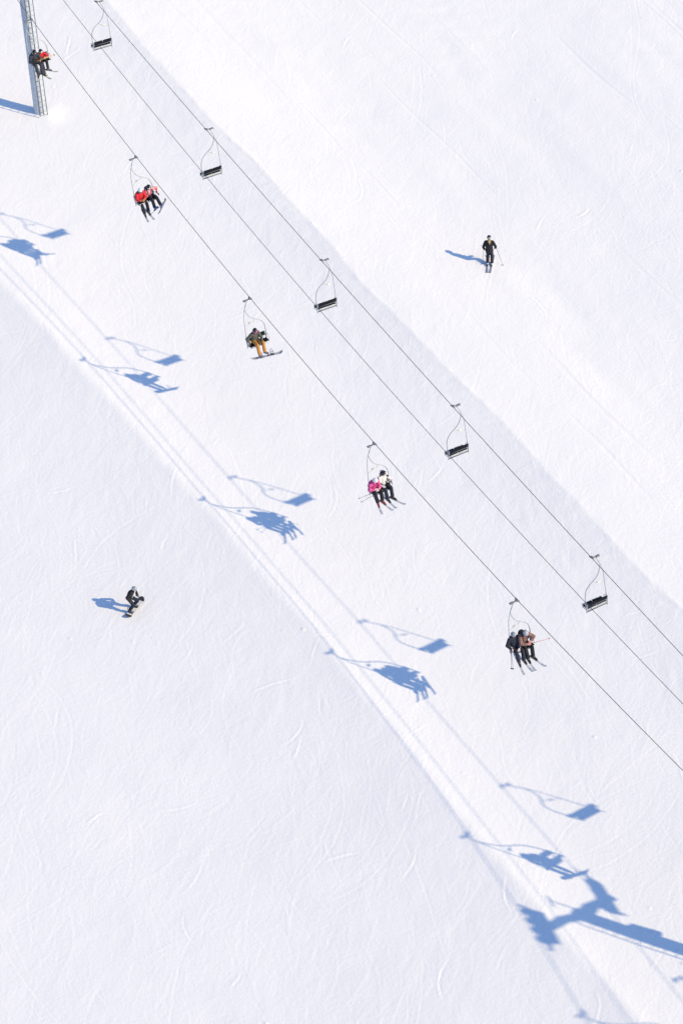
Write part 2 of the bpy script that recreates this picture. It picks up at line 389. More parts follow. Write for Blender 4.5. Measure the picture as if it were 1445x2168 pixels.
# ------------------------------------------------------------------ towers
TOWER_FEET = [(TX1 + .1, 1.62), (TX2 + .75, 1.65)]
def tower(x, y, ztop, zL, zR, label, lean):
    zb = gh(x, y) - .6
    t = thing('lift_tower', label, 'lift tower', T(x, y, gh(x, y)), 'lift towers')
    h = ztop - gh(x, y); o = zb - gh(x, y)
    ax = lambda z: lean * z                 # slight lean along the line
    b = MB(); b.tube([(ax(o), 0, o), (ax(0), 0, 0), (ax(h), 0, h)], [.305, .30, .275], 28)
    b.build('pole', M['tower'], t)
    b = MB(); b.box((ax(h * .70) - .36, .08, h * .70), (.24, .34, .75), bev=.02); b.build('junction_box', M['tower'], t)
    lad = MB(); lx = .47
    for yy in (-.21, .21): lad.tube([(ax(0) + lx, yy, .02), (ax(h) + lx, yy, h + .2)], .022, 8)
    lad.tube([(ax(0) + lx - .03, 0.02, .02), (ax(h) + lx - .03, 0.02, h)], .020, 8)
    lo = lad.build('ladder', M['ladder'], t)
    nz = int(h / .30); first = None
    for k in range(nz):
        z = .25 + k * .30
        if first is None:
            b = MB(); b.tube([(lx, -.21, 0), (lx, .21, 0)], .012, 6)
            first = b.build('ladder_rung', M['rung'], lo); rr = first
        else:
            rr = first.copy(); COL.objects.link(rr); rr.parent = lo
        rr.location = (ax(z), 0, z)
    cx = ax(h); hL, hR = zL - gh(x, y), zR - gh(x, y)
    b = MB(); b.tube([(cx, -y - .10, hL - .42), (cx, -y + .9, hL * .62 + h * .38 - .25), (cx, 0, h - .25), (cx, GAUGE - y - .9, hR * .62 + h * .38 - .25), (cx, GAUGE - y + .10, hR - .42)], [.17, .22, .25, .22, .17], 4)
    b.build('crossarm', M['tower'], t)
    b = MB(); b.tube([(cx - .3, 0, h - .2), (cx - .3, 0, h + .62)], .028, 6); b.tube([(cx - .55, 0, h + .62), (cx + .1, 0, h + .62)], .035, 6); b.tube([(cx - .35, 0, h - .2), (cx, 0, h - .2)], .03, 6); b.build('cable_bracket', M['galv'], t)
    for yy, zz, sg in ((-y, hL, -1), (GAUGE - y, hR, 1)):
        b = MB(); b.box((cx, yy - .06 * sg, zz - .34), (1.9, .10, .30), bev=.02); b.box((cx - .42, yy - .06 * sg, zz - .16), (.9, .09, .20), bev=.02); b.box((cx + .42, yy - .06 * sg, zz - .16), (.9, .09, .20), bev=.02)
        b.tube([(cx - 1.0, yy, zz - .25), (cx - 1.25, yy + sg * .05, zz - .05)], .05, 8); b.tube([(cx + .95, yy, zz - .30), (cx + 1.2, yy + sg * .25, zz - .40)], .05, 8)
        st = b.build('sheave_train', M['galv_dark'], t); w0 = None
        for k in range(4):
            xx = -.84 + .56 * k
            if w0 is None:
                b = MB(); b.tube([(0, -.05, 0), (0, -.03, 0), (0, 0, 0), (0, .03, 0), (0, .05, 0)], [.21, .21, .17, .21, .21], 24); b.tube([(0, -.07, 0), (0, .07, 0)], .05, 10)
                w0 = wq = b.build('sheave', M['rubber'], st)
            else: wq = w0.copy(); COL.objects.link(wq); wq.parent = st
            wq.location = (cx + xx, yy, zz - .20)
    return t
tower(TX1 + .1, 1.62, zl(TX1) - .35, zl(TX1), zr(TX1), 'pale steel lift tower with a ladder at the top left, its head above the frame', 0.0)
tower(TX2 + .75, 1.65, zl(TX2) - .40, zl(TX2) + .0, zr(TX2) + .1, 'lift tower beyond the right edge whose T shaped shadow lies at the lower right', -.13)

# ------------------------------------------------------------------ chairs
def make_chair():
    t = thing('chairlift_chair', 'x', 'chairlift chair')
    b = MB(); b.tube([(-.14, 0, .005), (.14, 0, .005)], .036, 10); b.box((0, -.03, 0), (.16, .09, .085), bev=.02)
    b.tube([(0, 0, 0), (0, -.20, -.03)], .032, 8); b.box((0, -.27, -.03), (.11, .15, .055), bev=.015); b.tube([(-.045, -.345, -.03), (.045, -.345, -.03)], .04, 8)
    b.build('grip', M['galv_dark'], t)
    b = MB(); b.tube(spline([(0, -.19, -.05), (0, -.25, -.17), (0, -.355, -.41), (0, -.345, -.55), (0, -.27, -.76), (0, -.14, -.95), (0, .06, -1.10), (0, .27, -1.23), (0, .42, -1.39), (0, .495, -1.60), (0, .515, -1.80), (0, .515, -2.43)], 6), .023, 10)
    b.build('hanger', M['galv'], t)
    b = MB(); b.tube(spline([(0, -.36, -.43), (0, -.42, -.58), (0, -.47, -.90), (0, -.485, -1.35), (0, -.495, -1.9), (0, -.495, -2.46)], 6), .018, 10)
    b.build('side_pole', M['galv'], t)
    b = MB(); b.tube(spline([(0, .04, -1.09), (0, -.06, -1.21), (0, -.22, -1.20), (0, -.34, -1.28), (0, -.48, -1.33)], 5), .007, 6)
    b.tube([(0, .04, -1.09), (0, -.03, -1.19)], .011, 6); b.build('bracket', M['galv'], t)
    b = MB(); b.box((0, 0, 0), (.10, .16, .05), bev=.012); pl = b.build('number_plate', M['plate'], t); pl.location = (0, -.20, -1.23); pl.rotation_euler = (.25, .5, 0)
    b = MB()
    b.tube([(.02, -.49, -2.29), (.02, .49, -2.29)], .02, 8); b.tube([(.34, -.47, -2.30), (.34, .47, -2.30)], .018, 8)
    b.tube([(.0, -.50, -2.36), (.0, -.46, -2.36)], .014, 8)
    for q in (-.5, .5):
        b.tube(spline([(0, q, -2.43), (-.02, q, -2.28), (-.055, q, -2.14), (-.105, q, -1.955)], 4), .016, 8)
        b.tube([(-.0, q, -2.30), (.36, q * .96, -2.30)], .016, 8)
    b.build('seat_frame', M['galv'], t)
    b = MB(); b.tube([(-.055, -.50, -2.145), (-.055, .50, -2.145)], .012, 8); b.build('back_rail', M['ladder'], t)
    b = MB(); b.tube([(-.01, -.50, -2.375), (-.01, .50, -2.375)], .020, 8); b.build('lower_rail', M['ladder'], t)
    for q in (-.243, .243):
        b = MB(); b.box((.18, 0, .0), (.36, .46, .055), bev=.02); sp = b.build('seat_pad', M['vinyl'], t); sp.location = (.015, q, -2.262)
        b = MB(); b.box((.375, 0, -.005), (.03, .452, .075), bev=.008); b.build('seat_lip', M['alu'], sp)
        Rb = Matrix.Rotation(math.radians(-17), 3, 'Y')
        b = MB(); b.box((-.072, q, -2.040), (.040, .46, .185), Rb, bev=.016); bk = b.build('backrest', M['vinyl'], t)
        b = MB(); b.box((0, 0, 0), (.016, .474, .105), bev=.004); bpn = b.build('rear_panel', M['alu'], sp); bpn.location = (-.012, 0, -.060)
    for q in (-.525, .525):
        b = MB(); b.tube(spline([(-.02, q, -2.06), (.09, q, -2.035), (.19, q, -2.065), (.24, q, -2.16), (.22, q, -2.27)], 5), .013, 8)
        b.tube([(-.02, q, -2.06), (.02, q * .96, -2.07)], .013, 8); b.build('armrest', M['galv'], t)
    return t
chair0 = make_chair(); first_chair = [True]
def place_chair(x, side, label, roll=0.0, pitch=0.0, group=None):
    if first_chair[0]: c = chair0; first_chair[0] = False
    else: c = copy_tree(chair0)
    y, z, rz_ = (0, zl(x), 0) if side == 'L' else (GAUGE, zr(x), 180)
    mw = T(x, y, z) @ Rz(rz_) @ Rx(roll) @ Ry(pitch)
    c.matrix_world = mw; c['label'] = label; c['group'] = group
    if side == 'R':                                                  # the sprung seat pads of an empty chair tip up
        for ch in c.children:
            if ch.name.startswith('seat_pad'): ch.rotation_euler = (0, math.radians(-6), 0)
    return mw
GA, GE = 'occupied chairs going up on the left rope', 'empty chairs going down on the right rope'
LX = [-25.06, -14.49, -3.92, 6.59, 17.39, 29.22, 39.75]
RX = [-24.50, -13.54, -3.09, 7.65, 17.85, 28.3, 39.4]
CL = [place_chair(LX[0], 'L', 'chair in front of the lift tower carrying riders in navy and red', 3.0, -1.6, GA),
      place_chair(LX[1], 'L', 'chair carrying two riders in red jackets', 4.0, -1.6, GA),
      place_chair(LX[2], 'L', 'half empty chair carrying one snowboarder in ochre trousers', 2.8, -1.6, GA),
      place_chair(LX[3], 'L', 'chair carrying the riders in pink and white jackets', 1.5, -1.6, GA),
      place_chair(LX[4], 'L', 'lowest occupied chair in view, carrying two grey helmeted riders', 1.0, -1.6, GA),
      place_chair(LX[5], 'L', 'chair with a snowboarder beyond the right edge, shown by its shadow above the tower shadow', 2.5, -1.6, GA),
      place_chair(LX[6], 'L', 'chair beyond the right edge whose curved hanger casts the shadow at the bottom edge', 2.5, -1.6, GA)]
for x, lb, rl in zip(RX, ['empty chair highest in the picture, its grip cut by the top edge', 'empty chair second from the top, right of the chair with the red jackets',
                      'empty chair in the middle of the right rope, right of the lone snowboarder', 'fourth empty chair from the top, right of the pink jacket rider', 'largest and lowest empty chair, near the right edge',
                      'empty chair beyond the right edge whose shadow lies above the snowboarder shadow', 'empty chair beyond the right edge whose grip shadow touches the lower right edge'], [1.2, .2, .9, -1, -1.6, -1.2, -1.5]):
    place_chair(x, 'R', lb, rl, 7.0 + {-24.5: .5, -13.54: -.9, -3.09: .6, 7.65: -.4}.get(x, 0), GE)

# ------------------------------------------------------------------ people
def V(*a): return Vector(a if len(a) > 1 else a[0])
def ik(a, b, l1, l2, hint):
    a, b = V(a), V(b); d = b - a; L = d.length; u = d / max(L, 1e-6)
    if L >= l1 + l2: return a + d * (l1 / (l1 + l2))
    x = (l1 * l1 - l2 * l2 + L * L) / (2 * L); h = math.sqrt(max(l1 * l1 - x * x, 0))
    hv = V(hint); hv = hv - u * hv.dot(u); hv.normalize()
    return a + u * x + hv * h
def hand_shape(mb, wrist, d, n, side, r=.0095, curl=35, palm=True):
    """palm with four fingers of different lengths and a thumb leaving its side; d = pointing direction, n = back of the hand"""
    d = V(d).normalized(); n = V(n); n = (n - d * n.dot(d)).normalized(); s = d.cross(n) * side        # s points to the thumb side
    w = V(wrist)
    if palm:
        mb.cap(w, w + d * .03, .026, .030)
        for k in (-1.5, -.5, .5, 1.5): mb.cap(w + d * .015 + s * k * .014, w + d * .088 + s * k * .0195, r * 1.45, r * 1.3)
    for k, ln in ((-1.5, .062), (-.5, .078), (.5, .084), (1.5, .074)):
        p = w + d * .09 + s * k * .0205; a = math.radians(curl * .6 + k * 3); dd = d * math.cos(a) - n * math.sin(a)
        q = p + dd * ln * .48; a2 = math.radians(curl * 1.5); d2 = d * math.cos(a2) - n * math.sin(a2); q2 = q + d2 * ln * .30
        a3 = math.radians(curl * 2.2); d3 = d * math.cos(a3) - n * math.sin(a3)
        mb.cap(p, q, r, r * .95, seg=8); mb.cap(q, q2, r * .95, r * .88, seg=8); mb.cap(q2, q2 + d3 * ln * .24, r * .88, r * .75, seg=8)
    t0 = w + d * .025 + s * .028; t1 = t0 + (d * .6 + s * .7 - n * .25).normalized() * .045; t2 = t1 + (d * .85 + s * .1 - n * .5).normalized() * .032
    mb.cap(t0, t1, r * 1.35, r * 1.1, seg=8); mb.cap(t1, t2, r * 1.1, r * .85, seg=8)
def rot_head(yaw, pitch, roll=0): return Euler((math.radians(roll), math.radians(pitch), math.radians(yaw)), 'XYZ').to_matrix()
def helmet_mesh(R, c, m, parent):
    nA, nT = 28, 9; out = []; inn = []; f = []
    for i in range(nT + 1):
        for k in range(nA):
            az = 2 * PI * k / nA; fr = max(0, math.cos(az)) ** 1.5; bk = max(0, -math.cos(az))
            tm = math.radians(114 - 34 * fr + 4 * bk); th = tm * (i + .02) / nT
            ridge = 1 + .018 * math.cos(az * 6) * math.sin(th) ** 2
            dv = V(math.sin(th) * math.cos(az) * .134 * ridge, math.sin(th) * math.sin(az) * .115 * ridge, math.cos(th) * .125)
            out.append(R @ (dv + V(-.006, 0, .022)) + c); inn.append(R @ (dv * .84 + V(-.006, 0, .022)) + c)
    n = len(out)
    for i in range(nT):
        for k in range(nA):
            a, b = i * nA + k, i * nA + (k + 1) % nA
            f.append((a, a + nA, b + nA, b)); f.append((n + a, n + b, n + b + nA, n + a + nA))
    for k in range(nA):
        a, b = nT * nA + k, nT * nA + (k + 1) % nA; f.append((a, n + a, n + b, b))
    f.append(tuple(range(nA))); f.append(tuple(n + k for k in range(nA - 1, -1, -1)))
    mb = MB(); mb.add(out + inn, f); return mb.build('helmet', m, parent)
def goggles(R, c, frame, lens, strap, parent, up=0.0):
    def pt(az, z, r): return R @ (V(math.cos(az) * r * 1.02, math.sin(az) * r * .90, z)) + c
    nA = 13; A = [math.radians(-66 + 132 * k / (nA - 1)) for k in range(nA)]
    def shell(r0, r1, zt, zb, inset):
        v = []; f = []
        for j, a in enumerate(A):
            e = abs(a) / A[-1]; t = zt - .012 * e ** 3 + up; b = zb + (.016 if abs(a) < .18 else 0) + .010 * e ** 3 + up
            a *= inset
            v += [pt(a, t, r0), pt(a, t, r1), pt(a, b, r1), pt(a, b, r0)]
        for j in range(nA - 1):
            o = 4 * j
            for k in range(4): f.append((o + k, o + (k + 1) % 4, o + 4 + (k + 1) % 4, o + 4 + k))
        f.append((0, 1, 2, 3)); f.append(tuple(4 * (nA - 1) + k for k in (3, 2, 1, 0))); return v, f
    rr = .012 if up else 0
    mb = MB(); mb.add(*shell(.088 + rr, .117 + rr, .032, -.052, 1.0)); g = mb.build('goggles', frame, parent)
    mb = MB(); mb.add(*shell(.110 + rr, .1215 + rr, .024, -.043, .90)); mb.build('lens', lens, g)
    mb = MB(); P = []
    for k in range(25):
        az = math.radians(62 + (360 - 124) * k / 24); e = math.sin((k / 24) * PI)
        P.append((az, -.010 + .035 * e + up, .118 + .020 * e))
    v = []; f = []
    for az, z, r in P: v += [pt(az, z + .018, r), pt(az, z + .018, r + .007), pt(az, z - .018, r + .007), pt(az, z - .018, r)]
    for j in range(24):
        for k in range(4): f.append((4 * j + k, 4 * j + (k + 1) % 4, 4 * j + 4 + (k + 1) % 4, 4 * j + 4 + k))
    mb.add(v, f); mb.build('strap', strap, g)

def person(mw, label, J, W, group=None, scale=1.0):
    """J: joints in the person's own frame (x forward, y left, z up); W: what they wear"""
    t = thing('person', label, 'person', mw @ Matrix.Scale(scale, 4), group)
    for k in ('pel', 'chest', 'neck', 'head'): J[k] = V(J[k])
    fw = (J['chest'] - J['pel']).normalized(); lat = V(J.get('lat', (0, 1, 0))); fwd = lat.cross(fw) if True else None
    HR = rot_head(*J.get('look', (0, 15)))
    tw = Matrix.Rotation(math.radians(J.get('twist', 0)), 3, 'Z'); slat = tw @ lat
    sh = {s: J['neck'] - fw * .065 + slat * .185 * s for s in (1, -1)}
    hip = {s: J['pel'] + lat * .095 * s - V(0, 0, .01) for s in (1, -1)}
    F = {}; ank = {}; kn = {}; el = {}; wr = {}
    for s, nm in ((1, 'L'), (-1, 'R')):
        x, y, z, yw, pt_, rl = J['foot' + nm]
        F[s] = T(x, y, z) @ Rz(yw) @ Ry(-pt_) @ Rx(rl); ank[s] = (F[s] @ V(-.04, 0, .10))
        kn[s] = V(J['knee' + nm]) if 'knee' + nm in J else ik(hip[s], ank[s], .44, .42, J.get('kneehint', (1, .15 * s, .2)))
        wr[s] = V(J['hand' + nm]); d_ = wr[s] - sh[s]
        if d_.length > .54: wr[s] = sh[s] + d_ * (.54 / d_.length)
        el[s] = ik(sh[s], wr[s], .30, .26, J.get('elbow' + nm, (-.4, .7 * s, -.6)))
    hd = {s: V(J.get('hdir' + ('L' if s == 1 else 'R'), (wr[s] - el[s]))) for s in (1, -1)}
    hn = {s: V(J.get('hback' + ('L' if s == 1 else 'R'), (.2, .3 * s, 1))) for s in (1, -1)}
    # ---- body: one continuous surface
    b = MB()
    b.cap(J['pel'], J['chest'], .115, .125, (1, 1.2, 1)); b.cap(sh[1] - slat * .05, sh[-1] + slat * .05, .06, .06); b.cap(J['chest'], J['neck'], .09, .06)
    b.cap(J['neck'] - fw * .04, J['head'] - HR @ V(.015, 0, .05), .056, .052)
    hc = J['head']
    b.ell(hc + HR @ V(-.008, 0, .02), (.095, .076, .098), R=HR); b.ell(hc + HR @ V(.022, 0, -.045), (.066, .058, .068), R=HR)
    b.cap(hc + HR @ V(.082, 0, .0), hc + HR @ V(.100, 0, -.026), .010, .015); b.cap(hc + HR @ V(.070, -.02, -.058), hc + HR @ V(.070, .02, -.058), .012)
    b.cap(hc + HR @ V(.055, 0, -.10), hc + HR @ V(.058, 0, -.098), .020); b.cap(hc + HR @ V(.074, -.035, .022), hc + HR @ V(.074, .035, .022), .014)
    for s in (1, -1):
        b.ell(hc + HR @ V(-.008, .078 * s, -.012), (.022, .010, .032), 10, 8, R=HR)
        b.cap(sh[s], el[s], .052, .042); b.cap(el[s], wr[s], .041, .029)
        b.cap(hip[s], kn[s], .088, .060); b.cap(kn[s], ank[s], .058, .040); b.cap(ank[s], F[s] @ V(.12, 0, .045), .040, .034)
        hand_shape(b, wr[s], hd[s], hn[s], -s, .0105, J.get('curl', 40))
    bo = b.blob('body', [M['skin'], M['lip']], t, .0125 if not W.get('bare') else .009, 1)
    mp = hc + HR @ V(.083, 0, -.060); me = bo.data
    for p in me.polygons:
        q = HR.transposed() @ (p.center - mp)
        if abs(q.z) < .010 and abs(q.y) < .026 and abs(q.x) < .03: p.material_index = 1
    if 'goggles' not in W or W.get('goggles_up'):
        for s in (1, -1):
            e = MB(); e.ell((0, 0, 0), (.011, .013, .010), 10, 8); eo = e.build('eye', M['eye'], t); eo.location = hc + HR @ V(.082, .032 * s, .002)
    # ---- clothes
    b = MB(); g = W.get('bulk', 1.0)
    b.cap(J['pel'] + fw * .02, J['chest'], .155 * g, .160 * g, (1, 1.22, 1)); b.cap(J['pel'] - fw * .03, J['pel'] + fw * .06, .165 * g, .160 * g, (1, 1.2, 1))
    b.cap(J['chest'], J['neck'] - fw * .03, .150 * g, .095); b.cap(sh[1] - slat * .035, sh[-1] + slat * .035, .088 * g, .088 * g)
    b.cap(J['neck'] - fw * .02, J['neck'] + fw * .045, .088, .082)
    bk = -(slat.cross(fw)).normalized() if slat.cross(fw).dot(V(1, 0, 0)) > 0 else slat.cross(fw).normalized()
    if W.get('hood', True): b.cap(J['neck'] - V(1, 0, 0) * .075 + slat * .06 - fw * .03, J['neck'] - V(1, 0, 0) * .075 - slat * .06 - fw * .03, .06, .06)
    for s in (1, -1):
        b.cap(sh[s], el[s], .084 * g, .072 * g); b.cap(el[s], el[s] + (wr[s] - el[s]) * .93, .071 * g, .052 * g)
        for k in (.25, .55, .8):                                           # gathered folds round the sleeve
            c_ = el[s] + (wr[s] - el[s]) * k; b.cap(c_, c_ + (wr[s] - el[s]).normalized() * .015, (.074 - .016 * k) * g + .003)
    b.blob('jacket', M[W['jacket']], t, .017, 3)
    if 'stripe' in W:
        q = J['chest'] + slat.cross(fw) * (.152 if slat.cross(fw).x > 0 else -.152)
        b = MB(); b.tube([q + slat * .13 + fw * .16, q + slat * .05, q - slat * .07 - fw * .17], [.022, .028, .024], 8); b.build('jacket_stripe', M[W['stripe']], t)
    b = MB()
    b.cap(hip[1], hip[-1], .128, .128); b.cap(J['pel'], J['pel'] + fw * .08, .135, .130, (1, 1.15, 1))
    for s in (1, -1):
        b.cap(hip[s], kn[s], .112, .086); b.cap(kn[s], ank[s] + (kn[s] - ank[s]) * .10, .084, .086)
        for k in (.25, .62): c_ = kn[s] + (ank[s] - kn[s]) * k; b.cap(c_, c_ + (ank[s] - kn[s]).normalized() * .02, .089)
    b.blob('trousers', M[W['trousers']], t, .018, 3)
    for s in (1, -1):
        b = MB(); Fm = F[s]
        b.cap(Fm @ V(-.075, 0, .055), Fm @ V(.155, 0, .05), .052, .048); b.cap(Fm @ V(-.05, 0, .06), ank[s] + (kn[s] - ank[s]).normalized() * .17, .062, .066)
        b.box(Fm @ V(.035, 0, .014), (.30, .085, .028), Fm.to_3x3(), bev=.006)
        for z_ in (.09, .15): b.box(Fm @ V(.035 - z_ * .25, 0, z_ + .01), (.06, .128, .018), Fm.to_3x3())
        b.blob('boot', M[W['boot']], t, .013, 1)
        if not W.get('bare'):
            b = MB(); hand_shape(b, wr[s], hd[s], hn[s], -s, .0145, J.get('curl', 40)); b.cap(wr[s] - hd[s].normalized() * .075, wr[s] + hd[s].normalized() * .02, .048, .040)
            b.blob('glove', M[W['glove']], t, .008, 1)
    helmet_mesh(HR, hc, M[W['helmet']], t)
    if 'goggles' in W: goggles(HR, hc, M[W['goggles'][0]], M[W['goggles'][1]], M[W['goggles'][2]], t, .085 if W.get('goggles_up') else 0.0)
    if 'hair' in W:
        b = MB()
        for path, r0, r1 in W['hairpath']:
            P = [hc + HR @ V(p) for p in path]
            for k in range(len(P) - 1): b.cap(P[k], P[k + 1], r0 + (r1 - r0) * k / (len(P) - 1), r0 + (r1 - r0) * (k + 1) / (len(P) - 1))
        b.blob('hair', M[W['hair']], t, .013, 1)
    return dict(root=t, mw=mw @ Matrix.Scale(scale, 4), F=F, wr=wr, hd=hd, el=el)

def plank(pts, width, thick):
    """a bent board: pts = list of (x, z, half width)"""
    v = []; f = []
    for x, z, w in pts: v += [(x, -w, z), (x, w, z), (x, w, z + thick), (x, -w, z + thick)]
    n = len(pts)
    for i in range(n - 1):
        o = 4 * i
        for k in range(4): f.append((o + k, o + (k + 1) % 4, o + 4 + (k + 1) % 4, o + 4 + k))
    f.append((3, 2, 1, 0)); f.append(tuple(4 * (n - 1) + k for k in range(4))); return v, f
SKI_CACHE = {}
def ski(mw, label, top, bind='boot_black', front=.80, group='skis on the feet of the riders'):
    key = (top, bind, front)
    if key not in SKI_CACHE:
        xs = np.linspace(-.78, front, 30); pts = []
        for x in xs:
            w = .040 + .014 * ((x - 0) / .8) ** 2
            z = 0.0
            if x > front - .22: z = .075 * ((x - front + .22) / .22) ** 2; 
            if x > front - .09: w *= math.sqrt(max(.04, 1 - ((x - front + .09) / .092) ** 2))
            if x < -.70: z = .012 * ((-.70 - x) / .08) ** 2; w *= .92
            pts.append((x, z, w))
        root = thing('ski', label, 'ski', mw, group)
        b = MB(); b.add(*plank(pts, 0, .014)); b.build('topsheet', M[top], root, smooth=False)
        b = MB(); b.add(*plank([(x, z - .004, w + .003) for x, z, w in pts], 0, .006)); b.build('edge', M['ski_edge'], root, smooth=False)
        for c, sz in (((.185, 0, .040), (.07, .075, .052)), ((-.165, 0, .045), (.11, .075, .062))):
            b = MB(); b.box(c, sz, bev=.012); b.build('binding', M[bind], root)
        SKI_CACHE[key] = root
    else:
        root = copy_tree(SKI_CACHE[key]); root.matrix_world = mw; root['label'] = label; root['group'] = group
    return root
def snowboard(mw, label, top, tipmat=None, L=1.52, bind='boot_black', off=0.0, half=.26):
    """lies along the y axis of its frame"""
    root = thing('snowboard', label, 'snowboard', mw); pts = []
    for y in np.linspace(-L / 2, L / 2, 36):
        e = abs(y) / (L / 2); w = .122 + .022 * min(1, e / .8) ** 2
        if e > .80: w = .144 * math.sqrt(max(.02, 1 - ((e - .80) / .203) ** 2))
        z = .085 * max(0, (e - .76) / .24) ** 2; pts.append((y, z, w))
    RZ = Matrix.Rotation(PI / 2, 3, 'Z')
    v, f = plank(pts, 0, .012); mi = []
    for q in f: c = sum(v[i][0] for i in q) / len(q); mi.append(1 if tipmat and abs(c) > L * .37 else 0)
    b = MB(); b.add([RZ @ V(p) for p in v], f); b.mi = mi; b.build('deck', [M[top], M[tipmat or top]], root, smooth=False)
    b = MB(); b.add([RZ @ V(p) for p in plank([(x, z - .004, w + .003) for x, z, w in pts], 0, .006)[0]], f); b.build('edge', M['ski_edge'], root, smooth=False)
    for s in (1, -1):
        b = MB(); y = off + half * s; Rk = Matrix.Rotation(math.radians(8 * s), 3, 'Z')
        b.box((0, y, .022), (.24, .11, .02), Rk, bev=.006); b.tube(spline([(-.06, y - .065, .03), (-.12, y - .06, .16), (-.145, y, .24), (-.12, y + .06, .16), (-.06, y + .065, .03)], 4), .010, 6)
        bo = b.build('binding', M[bind], root)
        for xx, zz in ((.015, .15), (.11, .085)): b = MB(); b.tube(spline([(xx - .02, y - .062, .03), (xx, y - .05, zz), (xx + .01, y, zz + .015), (xx, y + .05, zz), (xx - .02, y + .062, .03)], 4), .011, 6); b.build('binding_strap', M[bind], bo)
    return root
def ski_pole(p0, p1, mw, label, shaft='pole_grey', group='ski poles in the riders hands'):
    """p0 = top of the grip, p1 = tip, in frame mw"""
    a, b_ = mw @ V(p0), mw @ V(p1); d = (b_ - a); L = d.length; q = d.to_track_quat('-Z', 'Y').to_matrix().to_4x4()
    t = thing('ski_pole', label, 'ski pole', T(*a) @ q, group)
    b = MB(); b.tube([(0, 0, -.10), (0, 0, -L * .6), (0, 0, -L)], [.009, .0085, .006], 8); b.build('shaft', M[shaft], t)
    b = MB(); b.tube([(0, 0, .01), (0, 0, -.01), (0, 0, -.06), (0, 0, -.12)], [.012, .019, .016, .014], 8); b.tube(spline([(0, 0, 0), (.05, 0, -.03), (.06, 0, -.12), (.01, 0, -.16), (0, 0, -.02)], 4), .005, 5); b.build('handle', M['rubber'], t)
    b = MB(); b.tube([(0, 0, -L + .065), (0, 0, -L + .055), (0, 0, -L + .05)], [.012, .040, .036], 12); b.build('basket', M['rubber'], t)
    return t
def backpack(mw, pel, neck, label, m):
    t = thing('backpack', label, 'backpack', mw); a, c = V(pel), V(neck)
    b = MB(); u = (c - a).normalized(); o = V(-.19, 0, 0)
    b.cap(a + o + u * .12, c + o - u * .05, .12, .11, (.85, 1.25, 1)); b.cap(a + o + u * .10 + V(-.05, 0, 0), a + o + u * .22 + V(-.05, 0, 0), .08, .08, (1, 1.3, 1)); b.blob('bag', M[m], t, .018, 3)
    for s in (1, -1):
        b = MB(); b.tube(spline([c + V(-.13, .10 * s, .0), c + V(-.02, .115 * s, .075), c + V(.10, .11 * s, -.04), (a + c) / 2 + V(.165, .125 * s, -.05), a + V(.02, .21 * s, .12), a + V(-.12, .17 * s, .10)], 5), .020, 8, flat=(.5, 1)); b.build('shoulder_strap', M[m], t)
    return t

SEATX, SEATZ = .05, -2.235
def sit(lean=0, bow=0, head=(0, 0), kn=.0, slump=0):
    """upper body joints of a seated rider; lean = shoulders forward (m)"""
    return dict(pel=(.0, 0, .115), chest=(-.05 + lean * .55, 0, .40 - slump * .3), neck=(-.02 + lean, 0, .565 - slump), head=(.03 + lean + bow, 0, .70 - slump - abs(bow) * .25))
def ride(ch, q, label, J, W, feet, skis=None, scale=1.0, tilt=(0, 0), fx=(.56, .56), fz=(-.465, -.465), fy=(.13, -.13), top='ski_white', who='', bind='boot_black', group='people riding the chairlift', front=.80):
    """feet = yaw of left and right foot"""
    mw = CL[ch] @ T(SEATX, q, SEATZ); scale *= .96
    J['footL'] = (fx[0], fy[0], fz[0], feet[0], tilt[0], 0); J['footR'] = (fx[1], fy[1], fz[1], feet[1], tilt[1], 0)
    p = person(mw, label, J, W, group, scale)
    if skis:
        for s, nm in ((1, 'left'), (-1, 'right')):
            ski(mw @ Matrix.Scale(scale, 4) @ p['F'][s] @ T(0, 0, -.022) , '%s ski on the %s foot of the %s' % (skis, nm, who), top if isinstance(top, str) else top[0 if s == 1 else 1], bind, front)
    return p, mw

# --- top chair, in front of the tower
J = sit(.12, .06, slump=.08); J.update(look=(-12, 20), handL=(.34, .10, .17), handR=(.33, -.12, .18), hdirL=(.3, -.9, 0), hdirR=(.3, .9, 0))
p, mw = ride(0, -.29, 'person in dark navy jacket and black helmet in front of the tower', J, dict(jacket='slate_cloth', trousers='slate_cloth', boot='boot_black', glove='glove_black', helmet='helmet_black', goggles=('white_trim', 'lens_dark', 'white_trim'), bulk=1.06),
             (8, -33), 'green and white', 1.04, top='ski_green', who='navy rider by the tower', fz=(-.56, -.56), fx=(.50, .50))
ski_pole((.36, -.16, .20), (.42, .98, .20), mw, 'yellow ski pole lying across the laps of the riders by the tower, nearer the knees', 'pole_yellow')
ski_pole((.30, -.14, .20), (.35, 1.00, .22), mw, 'yellow ski pole lying across the laps of the riders by the tower, nearer the hips', 'pole_yellow')
J = sit(.08, .04, slump=.10); J.update(look=(4, 4), handL=(.27, .14, .22), handR=(.30, -.20, .20), hdirL=(.5, -.6, 0), hdirR=(.5, -.2, 0), elbowL=(-.2, 1, -.3))
ride(0, .08, 'person in red jacket and black helmet in front of the tower', J, dict(jacket='crimson_cloth', trousers='charcoal_cloth', boot='boot_grey', glove='glove_pink', helmet='helmet_black', goggles=('white_trim', 'lens_silver', 'white_trim')),
     (30, -12), 'yellow and white', .90, top='ski_yellow', who='rider in red by the tower', front=.70, fz=(-.53, -.55), fx=(.50, .50))
